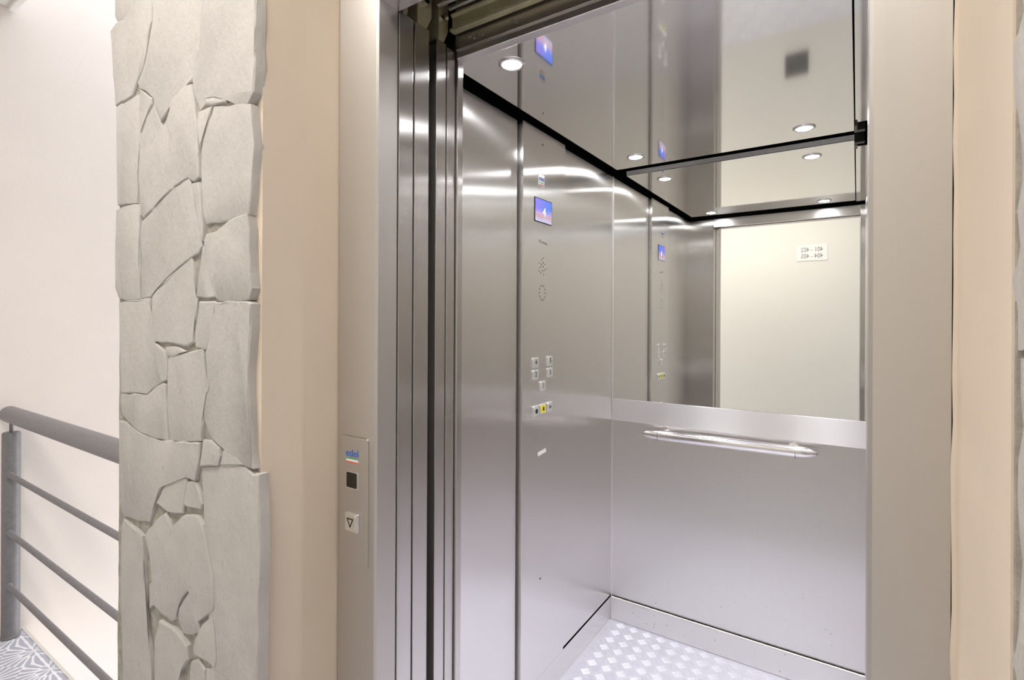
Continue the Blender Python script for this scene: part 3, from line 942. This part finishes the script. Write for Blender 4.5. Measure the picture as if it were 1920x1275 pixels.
def cop_button(Y, Z, sym, lab, face=None):
    y, z = conv(Y, Z)
    bt = child(plate(MB(), '+x', (XP, y, z), .040, .0345, .004, .005, .0012), 'push_button', M['button'], cpn)
    bt['label'] = lab
    child(plate(MB(), '+x', (XP + .004, y, z), .031, .0265, .0012, .004), 'cap', M[face] if face else M['button'], bt)
    if sym == 'bell':
        s = MB().prism([(-.008, -.006), (.008, -.006), (.006, -.003), (.0055, .004), (.003, .008), (-.003, .008), (-.0055, .004), (-.006, -.003)], (XP + .0052, y, z), (0, 1, 0), (0, 0, 1), (.0003, 0, 0))
        child(s, 'symbol', M['ink'], bt)
    elif sym == 'doors':
        s = MB().prism([(-.009, 0), (-.002, .007), (-.002, -.007)], (XP + .0052, y, z), (0, 1, 0), (0, 0, 1), (.0003, 0, 0))
        s.prism([(.009, 0), (.002, .007), (.002, -.007)], (XP + .0052, y, z), (0, 1, 0), (0, 0, 1), (.0003, 0, 0))
        child(s, 'symbol', M['ink'], bt)
    elif sym == 'dot':
        child(MB().rod((XP + .0052, y, z - .001), (XP + .0055, y, z - .001), .0085, 16), 'symbol', M['ink'], bt)
    else:
        text(sym, '+x', (XP + .0053, y, z + .002), .017, M['ink'], 'digit', bt, bold=.015)


cop_button(1.549, 1.213, '4', 'floor button marked 4')
cop_button(1.650, 1.213, '5', 'floor button marked 5')
cop_button(1.549, 1.171, '2', 'floor button marked 2')
cop_button(1.650, 1.171, '3', 'floor button marked 3')
cop_button(1.600, 1.127, '1', 'floor button marked 1')
cop_button(1.554, 1.045, 'dot', 'button with a black round symbol')
cop_button(1.602, 1.046, 'bell', 'yellow alarm button', 'yellow')
cop_button(1.650, 1.047, 'doors', 'button with black arrow symbols')

# ------------------------------------------------------------------ handrail
YH = YB - .062
hr = empty('handrail', (-.45, YH, .88), 'polished steel handrail with pointed ends on the rear lift wall', 'handrail')
a, bb = Vector((-.772, YH, .876)), Vector((-.116, YH, .882))
LH = (bb - a).length
rt = .0215
prof = [(0, 0)] + [(s * .085, rt * math.sqrt(max(0, 1 - (1 - s) ** 2)) ** 0.9) for s in (.02, .06, .12, .2, .3, .42, .56, .7, .85, 1.0)]
prof += [(LH - d, r) for d, r in reversed(prof)]
child(MB().lathe(prof, a, bb, 36), 'bar', M['chrome'], hr, 50)
for x in (-.688, -.200):
    child(MB().lathe([(0, 0), (0, .021), (.004, .021), (.006, .0125), (.075, .0125)], (x, YB, .880), (x, YH - .02, .879), 24), 'bracket', M['chrome'], hr, 40)
for x in (-.700, -.190):
    child(MB().lathe([(0, rt + .0001), (0, rt + .0005), (.0012, rt + .0005), (.0012, rt + .0001)], (x, YH, .8765), (x + 1, YH, .8855), 36), 'joint_ring', M['dark_metal'], hr, 40)

# ------------------------------------------------------------------ landing call station on the left jamb
hs = empty('call_station', (-0.8463, YFR, 0.9945), 'slim steel landing call plate with logo and down button on the left frame', 'call station')
child(plate(MB(), '-y', (-0.8463, YFR, 0.9945), .0834, .257, .0032, .006, .0006), 'faceplate', M['steel_frame'], hs)
yp = YFR - .0032
lg = child(plate(MB(), '-y', (-0.8509, yp, 1.0828), .040, .034, .0003, .001), 'logo_sticker', M['steel_frame'], hs)
text('edel', '-y', (-0.8509, yp - .0004, 1.0897), .0145, M['blue_ink'], 'lettering', lg, .038, bold=.012)
child(plate(MB(), '-y', (-0.8505, yp - .0003, 1.0789), .036, .0022, .0002, .0004), 'green_stripe', M['green_ink'], lg)['label'] = 'green stripe'
child(plate(MB(), '-y', (-0.8502, yp - .0003, 1.0749), .036, .0040, .0002, .0004), 'white_stripe', M['white'], lg)['label'] = 'white stripe'
child(plate(MB(), '-y', (-0.8498, yp - .0003, 1.071), .036, .0022, .0002, .0004), 'red_stripe', M['red_ink'], lg)['label'] = 'red stripe'
ds = child(plate(MB(), '-y', (-0.8493, yp, 1.0347), .0355, .0345, .0012, .003, .0003), 'display', M['edge'], hs)
child(plate(MB(), '-y', (-0.8507, yp - .0012, 1.0352), .0305, .0305, .0006, .003), 'display_glass', M['display'], ds)['label'] = 'black display window'
cb = child(plate(MB(), '-y', (-0.8473, yp, 0.9513), .038, .037, .005, .003, .0008), 'call_button', M['button'], hs)
child(plate(MB(), '-y', (-0.8488, yp - .005, 0.9513), .0285, .0300, .0015, .002), 'cap', M['button'], cb)
tri = MB()
for (x0_, z0_), (x1_, z1_) in (((-.0085, .0075), (.0085, .0075)), ((.0085, .0075), (0, -.0085)), ((0, -.0085), (-.0085, .0075))):
    d = Vector((x1_ - x0_, z1_ - z0_)).normalized()
    nn = Vector((-d.y, d.x)) * .0013
    p0, p1 = Vector((x0_, z0_)) - d * .001, Vector((x1_, z1_)) + d * .001
    tri.prism([tuple(p0 + nn), tuple(p1 + nn), tuple(p1 - nn), tuple(p0 - nn)], (-0.8488, yp - .0065, 0.9513), (1, 0, 0), (0, 0, 1), (0, -.0003, 0))
child(tri, 'down_arrow', M['ink'], cb)

# ------------------------------------------------------------------ corridor wall: room sign and grille
sg = empty('room_sign', (-.346, -.95, 1.985), 'small white room number sign on the cream wall, reflected in the mirror', 'sign')
child(plate(MB(), '+y', (-.346, -.95, 1.985), .240, .145, .006, .003, .001), 'plate', M['white'], sg)
text('401 - 402\n404 - 405', '+y', (-.346, -.9438, 1.985), .098, M['grey_ink'], 'lettering', sg, .172)
gr = empty('wall_grille', (-.475, -.95, .335), 'square dark grey wall grille low on the cream wall, reflected in the ceiling', 'grille')
child(MB().box(-.570, -.380, -.95, -.938, .230, .440, .002), 'frame', M['grille'], gr)
sl = MB()
for i in range(12):
    sl.box(-.560, -.390, -.938, -.932, .240 + i * .0165, .240 + i * .0165 + .009)
child(sl, 'slats', M['grille'], gr)

# added unseen panel over the lift approach, standing in for the corridor's lighting
t = empty('corridor_fill_panel', (-.8, -.08, 2.70), 'added unseen white panel standing in for the corridor lighting outside the lift', 'added fill lamp')
child(MB().box(-1.52, -.08, -.24, .08, 2.672, 2.70, .003), 'housing', M['white'], t)
child(MB().box(-1.50, -.10, -.22, .06, 2.668, 2.6725), 'diffuser', M['lamp'], t)
